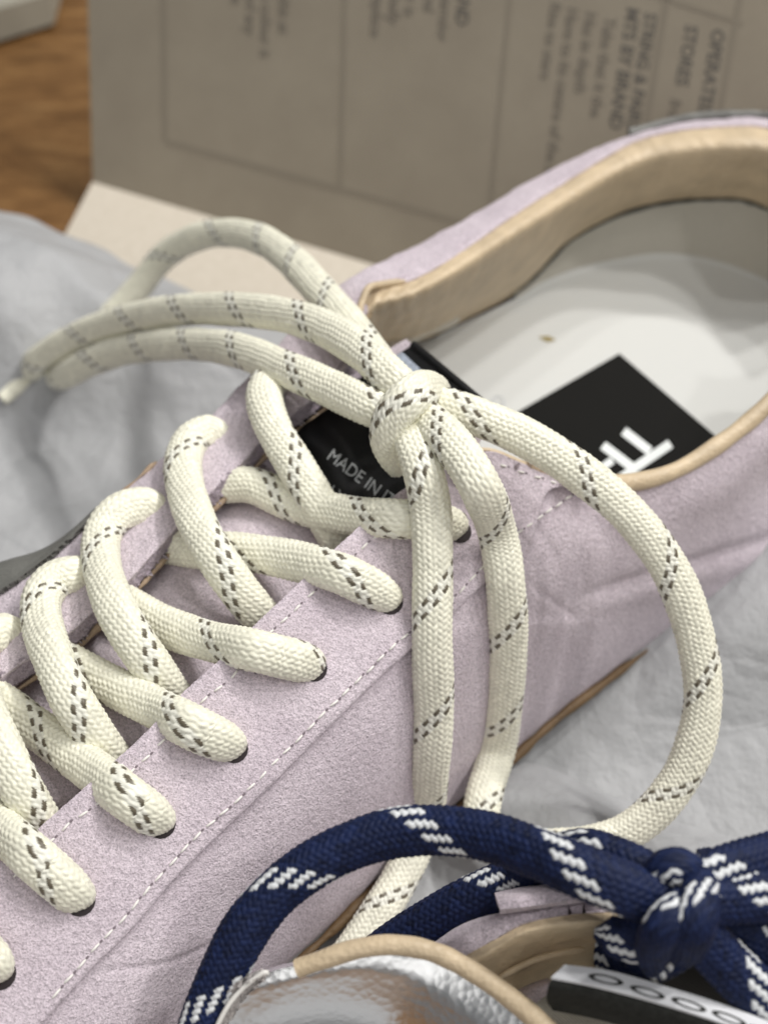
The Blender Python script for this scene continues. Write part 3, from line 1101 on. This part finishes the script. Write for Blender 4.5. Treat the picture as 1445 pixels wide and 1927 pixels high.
seg('bow_end', [(760, 790, 7.6), (778, 830, 7.75), (797, 890, 7.6), (810, 960, 7.1), (814, 1060, 's.50'), (813, 1200, 's.38'), (816, 1340, 's.34'), (810, 1440, 's.34'), (796, 1540, 1.75), (766, 1625, 1.5), (725, 1700, 1.35), (672, 1780, 1.2), (620, 1850, 1.1)], 2, .2)
seg('bow_loop', [(775, 775, 7.7), (815, 800, 7.95), (862, 850, 8.0), (905, 920, 7.7), (935, 1000, 's.6'), (951, 1100, 's.45'), (956, 1220, 's.36'), (948, 1330, 's.36'), (934, 1415, 's.42'), (908, 1510, 1.9), (912, 1575, 1.75), (970, 1602, 1.8), (1040, 1596, 1.9),
                 (1110, 1590, 2.0), (1185, 1562, 2.2), (1250, 1505, 2.6), (1300, 1420, 3.2), (1322, 1310, 4.0), (1305, 1190, 4.9), (1262, 1075, 5.8), (1185, 970, 6.6), (1085, 885, 7.2), (985, 822, 7.6), (890, 782, 7.8), (810, 762, 7.7), (770, 765, 7.4)], 3, .55)
seg('bow_end', [(765, 745, 7.3), (720, 695, 7.3), (660, 615, 7.2), (600, 545, 6.9), (545, 487, 6.4), (490, 450, 5.8), (430, 438, 5.2), (370, 447, 4.6), (310, 482, 3.8), (258, 545, 2.9), (200, 605, 2.2), (135, 660, 1.7), (78, 695, 1.5), (40, 722, 1.35), (5, 752, 1.2)], 4, .1,
    width=[1, 1, 1, 1, 1, 1, 1, 1, 1, 1, 1, .9, .62, .55, .5])
seg('bow_loop', [(790, 760, 7.5), (740, 715, 7.9), (690, 668, 7.95), (620, 622, 7.7), (540, 594, 7.3), (450, 583, 6.7), (350, 583, 5.8), (250, 598, 4.7), (165, 625, 3.6), (105, 655, 2.8), (66, 684, 2.1), (66, 694, 1.4), (100, 690, .9), (128, 690, 1.2), (112, 705, 1.8), (124, 706, 2.4),
                 (165, 684, 3.1), (225, 662, 3.9), (300, 650, 4.9), (370, 648, 5.7), (450, 660, 6.6), (540, 695, 7.2), (620, 730, 7.45), (700, 768, 7.6), (760, 790, 7.4)], 5, .3)

# lace runs that cross the tongue and go down through the near eyelets
NEARS = [
    [(425, 912, 5.9), (480, 915, 's.30'), (560, 950, 's.42'), (650, 969, 's.45'), (740, 976, 's.40'), (800, 978, 's.30'), (835, 984, 's.17'), (858, 990, 's.02'), (870, 997, 's-.10')],
    [(320, 1025, 5.5), (375, 1035, 's.30'), (450, 1038, 's.50'), (540, 1052, 's.45'), (630, 1075, 's.36'), (680, 1097, 's.26'), (712, 1114, 's.14'), (734, 1128, 's-.01'), (744, 1135, 's-.12')],
    [(190, 1110, 5.4), (240, 1140, 's.30'), (310, 1178, 's.42'), (390, 1205, 's.42'), (470, 1222, 's.36'), (530, 1236, 's.26'), (566, 1245, 's.14'), (590, 1252, 's-.01'), (601, 1256, 's-.12')],
    [(95, 1230, 5.2), (140, 1255, 's.30'), (210, 1290, 's.42'), (290, 1330, 's.42'), (350, 1362, 's.34'), (392, 1382, 's.25'), (420, 1395, 's.13'), (440, 1405, 's-.01'), (450, 1411, 's-.12')],
    [(-20, 1310, 5.0), (40, 1350, 's.35'), (110, 1400, 's.42'), (175, 1450, 's.38'), (230, 1493, 's.31'), (264, 1518, 's.23'), (286, 1534, 's.11'), (304, 1547, 's-.02'), (312, 1554, 's-.13')],
    [(-140, 1450, 4.9), (-70, 1500, 's.35'), (-10, 1550, 's.38'), (50, 1602, 's.34'), (90, 1637, 's.27'), (116, 1660, 's.19'), (136, 1678, 's.08'), (152, 1691, 's-.04'), (159, 1698, 's-.14')],
    [(-220, 1660, 4.7), (-150, 1700, 's.35'), (-90, 1750, 's.34'), (-40, 1790, 's.28'), (-15, 1812, 's.17'), (0, 1826, 's.05'), (10, 1835, 's-.05')]]
for i, pts in enumerate(NEARS):
    seg('lace_crossing', pts, 10 + i, [.45, .1, .72, .95, .28, .63, .4][i], twist=[0, .08, -.06, .12, .1, 0, 0][i], width=[1, 1, 1, 1, 1, 1, .96, .78, .42][-len(pts):], smooth=2)
# lace runs from the far eyelets, over the far edge, down under the near eyestay
FARS = [
    [(600, 740, 5.7), (560, 712, 6.1), (520, 708, 6.6), (498, 742, 6.95), (512, 800, 6.85), (552, 870, 6.6), (598, 945, 6.25), (632, 1005, 5.75), (660, 1050, 5.2)],
    [(408, 835, 's-.5'), (402, 822, 's-.15'), (388, 815, 's.12'), (360, 830, 's.32'), (345, 868, 's.36'), (350, 920, 's.36'), (372, 985, 6.45), (408, 1050, 6.35), (450, 1110, 5.95), (490, 1160, 5.45), (515, 1195, 4.95)],
    [(292, 972, 's-.5'), (284, 960, 's-.15'), (265, 953, 's.12'), (225, 965, 's.32'), (196, 1000, 's.36'), (190, 1050, 's.36'), (208, 1120, 6.15), (240, 1185, 6.05), (280, 1245, 5.7), (318, 1300, 5.15), (345, 1335, 4.7)],
    [(165, 1095, 's-.5'), (158, 1088, 's-.15'), (140, 1082, 's.12'), (105, 1092, 's.30'), (80, 1125, 's.36'), (80, 1175, 's.36'), (105, 1250, 5.95), (135, 1315, 5.8), (170, 1370, 5.4), (205, 1425, 4.85), (230, 1460, 4.4)],
    [(25, 1205, 's-.5'), (18, 1196, 's-.15'), (0, 1192, 's.12'), (-30, 1205, 's.3'), (-50, 1240, 's.36'), (-45, 1290, 's.36'), (-15, 1370, 5.75), (20, 1445, 5.55), (55, 1510, 5.15), (85, 1565, 4.6), (105, 1600, 4.2)]]
for i, pts in enumerate(FARS):
    seg('lace_crossing', pts, 30 + i, [.35, .8, .15, .5, .0][i], twist=[.2, .3, .22, .18, .2][i])
# dark discs painting the shade of the punched holes at the lace ends
for (x, y) in [(862, 998), (732, 1131), (589, 1256), (439, 1408), (302, 1549), (150, 1694), (0, 1832)]:
    c = hit(top_bvh, x + 1.5, y + 1, .006)
    n_ = Vector(top_bvh.find_nearest(Vector(c))[1])
    n_ = np.array(n_)
    if n_ @ (CAM - c) < 0:
        n_ = -n_
    s_ = np.cross(n_, [0.3, 1, 0])
    s_ /= np.linalg.norm(s_)
    q_ = np.cross(n_, s_)
    vv = [c + n_ * .01]
    for k in range(16):
        an = k * math.pi / 8
        vv.append(c + .225 * (math.cos(an) * s_ + math.sin(an) * q_) + n_ * .004)
    mk('eyelet_shade_disc', vv, [(0, 1 + k, 1 + (k + 1) % 16) for k in range(16)], M_holeshade, eyestay)

# ================================================================== SECOND SNEAKER, silver heel and navy laces
shoe2 = thing('sneaker', 'lilac suede sneaker with a silver heel tab and navy laces, cut by the bottom edge', 'sneaker', (4, -7, .3), 'pair of lilac suede sneakers')
M_silver = mat('silver_foil_leather', (.86, .87, .88), .27, metal=1.0)
_vo = nd(M_silver, 'ShaderNodeTexVoronoi')
_vo.inputs['Scale'].default_value = 900
ln(M_silver, coords(M_silver), _vo.inputs['Vector'])
_n1 = bump(M_silver, noise(M_silver, coords(M_silver), 90, 1), .05, .0012)
ln(M_silver, bump(M_silver, _vo.outputs['Distance'], .22, .00025, _n1), pb(M_silver).inputs['Normal'])

HR = [(330, 2020, 4.0), (385, 1935, 4.5), (440, 1868, 5.0), (500, 1832, 5.3), (580, 1812, 5.5), (660, 1798, 5.6), (740, 1792, 5.65), (820, 1808, 5.6), (895, 1848, 5.55), (965, 1900, 5.5), (1030, 1960, 5.45), (1100, 2040, 5.4)]
h0 = [P(*p) for p in HR]
ctr = P(900, 2050, 5.0)
h1, h2, h3 = [], [], []
for p in h0:
    o_ = p - np.array([3.2, -7.6, 0])
    o_[2] = 0
    o_ /= np.linalg.norm(o_)
    o_ = o_ * .5 + np.array([-.35, -.8, 0]) * .5
    h1.append(p + o_ * .45 + np.array([0, 0, -.35]))
    h2.append(p + o_ * .95 + np.array([0, 0, -1.3]))
    h3.append(p + o_ * .8 + np.array([0, 0, -3.2]))
gH = loft([h0, h1, h2, h3], 160, 60)
gH += gnormals(gH) * (.022 * vnoise(gH, 1.1, 81))[..., None]
heel = panel('heel_tab', gH, .12, M_silver, shoe2)
heel_bvh = bvh_of([gH])
tube('collar_binding', [P(560, 1822, 5.45), P(610, 1805, 5.6), P(670, 1786, 5.72), (P(740, 1778, 5.8)), P(820, 1793, 5.78), P(900, 1835, 5.72), P(975, 1890, 5.65), P(1040, 1948, 5.6), P(1110, 2030, 5.5)], .135, M_tan, shoe2, n=14, seg=160, wob=.05)
# frayed suede beside the silver
s0 = [P(330, 1990, 4.2), P(375, 1915, 4.6), P(428, 1856, 5.05), P(488, 1826, 5.33)]
s1 = [P(380, 2030, 4.2), P(420, 1950, 4.55), P(462, 1882, 4.95), P(505, 1836, 5.28)]
gA = loft([s0, s1], 60, 10)
panel('suede_edge', gA + gnormals(gA) * .05, .12, suede('grey_frayed_suede', (.50, .47, .45)), shoe2, rough=.06, seed=4)
tube('heel_seam', [P(395, 1960, 4.62), P(425, 1900, 4.98), P(455, 1862, 5.2), P(492, 1833, 5.42), P(505, 1830, 5.45)], .035, M_thread, shoe2, n=8)

# far collar, lining and inside of the second shoe
q0 = [P(700, 1850, 5.0), P(790, 1830, 5.2), P(860, 1808, 5.4), P(930, 1768, 5.65), P(985, 1738, 5.85), P(1060, 1724, 5.95), P(1150, 1716, 6.0), P(1240, 1712, 6.0), P(1350, 1706, 6.0)]
q1 = [P(680, 1838, 4.9), P(765, 1810, 5.1), P(835, 1780, 5.3), P(895, 1742, 5.5), P(960, 1718, 5.7), P(1050, 1702, 5.8), P(1140, 1692, 5.85), P(1240, 1686, 5.85), P(1350, 1680, 5.85)]
q2 = [p + np.array([-.3, .35, -1.2]) for p in q1]
q3 = [np.array([p[0] - .4, p[1] + .5, .4]) for p in q1]
g2 = loft([q0, q1, q2, q3], 160, 50)
g2 += gnormals(g2) * (.015 * vnoise(g2, 4, 91))[..., None]
panel('upper', g2, .15, M_suede, shoe2, rough=.02)
g3 = loft([[P(940, 1712, 6.05), P(1000, 1706, 6.1), P(1070, 1695, 6.15), P(1150, 1684, 6.2), P(1240, 1680, 6.2)],
           [P(934, 1690, 6.0), P(990, 1682, 6.08), P(1065, 1668, 6.12), P(1145, 1656, 6.15), P(1240, 1650, 6.2)],
           [P(930, 1680, 5.5), P(985, 1668, 5.5), P(1060, 1655, 5.5), P(1140, 1642, 5.5), P(1240, 1640, 5.5)]], 90, 20)
panel('eyestay', g3, .12, M_suede, shoe2, rough=.01)
i0 = q0
i1 = [a + np.array([.06, -.16, .0]) for a in q0]
i2 = [P(800, 1905, 4.6), P(860, 1885, 4.7), P(920, 1850, 4.8), P(975, 1815, 4.9), P(1020, 1790, 5.0), P(1090, 1775, 5.2), P(1170, 1770, 5.3), P(1250, 1780, 5.3), P(1350, 1790, 5.3)]
i3 = [P(830, 1960, 3.6), P(890, 1940, 3.6), P(950, 1905, 3.6), P(1000, 1880, 3.6), P(1060, 1860, 3.6), P(1130, 1850, 3.6), P(1200, 1850, 3.6), P(1270, 1860, 3.6), P(1350, 1870, 3.6)]
g4 = loft([i0, i1, i2, i3], 140, 40)
g4 += gnormals(g4) * (.02 * vnoise(g4 * np.array([2, 1, .4]), 3, 93))[..., None]
panel('collar_lining', g4, .1, M_tan, shoe2)
tube('lining_seam', [P(925, 1852, 4.9), P(960, 1828, 4.95), P(1010, 1805, 5.05), P(1060, 1792, 5.2), P(1100, 1786, 5.3)], .05, M_tan, shoe2, n=8, taper=True)
g5 = loft([[P(760, 1990, 3.5), P(950, 1890, 3.5), P(1150, 1840, 3.5), P(1400, 1850, 3.5), P(1650, 1880, 3.5)], [P(760, 2300, 3.5), P(950, 2300, 3.5), P(1150, 2300, 3.5), P(1400, 2300, 3.5), P(1650, 2300, 3.5)]], 40, 20)
panel('insole', g5, .2, M_counter, shoe2)
# black tongue; its colour also carries the inside shadow under the knot
g6 = loft([[P(1130, 1800, 5.1), P(1230, 1790, 5.4), P(1340, 1800, 5.6), P(1480, 1830, 5.6)], [P(1120, 1835, 4.8), P(1230, 1840, 5.0), P(1350, 1870, 5.1), P(1500, 1920, 5.1)], [P(1110, 1890, 4.2), P(1240, 1900, 4.3), P(1360, 1940, 4.4), P(1520, 2000, 4.4)]], 40, 20)
panel('tongue', g6, .2, M_label, shoe2)
g7 = loft([[P(1000, 1882, 5.0), P(1020, 1866, 5.1), P(1050, 1850, 5.2)], [P(985, 1868, 4.9), P(1005, 1856, 5.0), P(1035, 1846, 5.1)], [P(975, 1862, 4.6), P(1000, 1850, 4.6), P(1030, 1840, 4.6)]], 20, 10)
panel('tongue_edge', g7, .12, M_suede, shoe2)
# folded pull label: black front, white strip on the fold
e0 = [P(1062, 1822, 6.1), P(1150, 1834, 6.15), P(1250, 1862, 6.15), P(1350, 1893, 6.15), P(1460, 1935, 6.15), P(1560, 1980, 6.1)]
e1 = [P(1036, 1846, 6.2), P(1120, 1862, 6.25), P(1220, 1888, 6.25), P(1330, 1922, 6.25), P(1450, 1965, 6.25), P(1560, 2015, 6.2)]
e2 = [P(1028, 1880, 5.9), P(1115, 1898, 5.95), P(1215, 1926, 5.95), P(1325, 1960, 5.95), P(1445, 2005, 5.95), P(1560, 2060, 5.9)]
e3 = [P(1040, 1902, 5.6), P(1120, 1918, 5.6), P(1215, 1945, 5.6), P(1325, 1985, 5.6), P(1445, 2030, 5.6), P(1560, 2090, 5.6)]
M_blackweb = flat_fabric('black_webbing', (.022, .023, .021), 1500, .75, .3)
g8 = loft([e0, e1, e2, e3], 120, 50)
pull = panel('pull_label', g8, .06, M_blackweb, shoe2)
g9 = loft([e0, e1], 120, 12)
n9 = gnormals(g9)
g9 = g9 + n9 * .06
panel('label_strip', g9, .03, mat('white_webbing', (.66, .67, .70), .7), shoe2)
b9 = bvh_of([g9])
on9 = lambda x, y: (lambda h: h if h is not None else P(x, y, 6.2))(hit(b9, x, y, .02))
for cx, cy, sl in ((1140, 1843, .2), (1218, 1867, .28), (1296, 1890, .32), (1372, 1916, .36), (1440, 1944, .4)):
    q = []
    for k in range(20):
        a0, a1 = k * math.pi / 10, (k + 1) * math.pi / 10
        f = lambda a, r: (cx + 33 * r * math.cos(a) + 2 * math.sin(a), cy + 33 * r * math.cos(a) * sl + 8.5 * r * math.sin(a))
        q.append([f(a0, 1), f(a1, 1), f(a1, .7), f(a0, .7)])
    decal_poly('printed_ring', q, on9, M_blackweb, pull, sub=1)

# navy lace
kn = lace('shoelace', path([(1240, 1705, 6.5), (1238, 1665, 7.1), (1255, 1637, 7.45), (1282, 1636, 7.5), (1298, 1662, 7.3), (1288, 1700, 6.8)]), shoe2, 'navy', a=.24, b=.18, seed=50, phase=.3)


def nav(name, pts, seed, phase=0.0, **kw):
    return lace(name, path(pts), kn, 'navy', seed=seed, phase=phase, **kw)


nav('knot_wrap', [(1328, 1632, 6.8), (1322, 1665, 7.4), (1314, 1706, 7.6), (1302, 1750, 7.4), (1286, 1788, 6.8)], 59, .1, a=.245, b=.175)
nav('knot_wrap', [(1318, 1692, 6.9), (1292, 1704, 7.3), (1262, 1726, 7.5), (1240, 1758, 7.3), (1232, 1792, 6.7), (1245, 1818, 6.0)], 51, .72, a=.23, b=.17)
nav('bow_loop', [(1270, 1700, 7.0), (1215, 1688, 7.2), (1150, 1662, 7.35), (1075, 1632, 7.35), (1000, 1602, 7.2), (925, 1576, 7.0), (840, 1563, 6.8), (750, 1566, 6.6), (665, 1590, 6.4), (585, 1630, 6.15), (515, 1685, 5.85), (462, 1750, 5.5), (425, 1820, 5.1), (395, 1890, 4.7), (368, 1965, 4.3), (340, 2040, 3.9)], 52, .12)
nav('bow_loop', [(1275, 1680, 6.9), (1225, 1655, 7.0), (1160, 1625, 6.95), (1095, 1606, 6.75), (1040, 1616, 6.0), (985, 1646, 5.4), (915, 1680, 5.05), (840, 1716, 4.7), (768, 1760, 4.3), (700, 1808, 3.9)], 53, .5)
nav('lace_end', [(1285, 1735, 6.8), (1240, 1758, 6.75), (1195, 1768, 6.6), (1150, 1762, 6.5), (1118, 1756, 6.45)], 54, .62, width=[1, 1, .95, .8, .2])
nav('lace_end', [(1280, 1770, 6.4), (1230, 1800, 6.1), (1180, 1805, 5.8), (1140, 1790, 5.6)], 55, .2)
nav('bow_loop', [(1275, 1690, 7.1), (1315, 1662, 7.3), (1375, 1637, 7.3), (1445, 1616, 7.2), (1530, 1600, 7.0), (1640, 1600, 6.6)], 56, .85)
nav('bow_loop', [(1280, 1705, 7.0), (1325, 1696, 7.2), (1385, 1690, 7.15), (1450, 1685, 7.1), (1540, 1680, 6.9), (1640, 1690, 6.6)], 57, .4)
nav('lace_crossing', [(1285, 1720, 6.9), (1318, 1760, 6.8), (1365, 1812, 6.5), (1420, 1866, 6.2), (1480, 1930, 5.8), (1560, 2010, 5.3)], 58, .05)
nav('lace_crossing', [(1320, 1715, 6.5), (1380, 1748, 6.3), (1445, 1778, 6.1), (1530, 1820, 5.8)], 59, .3)
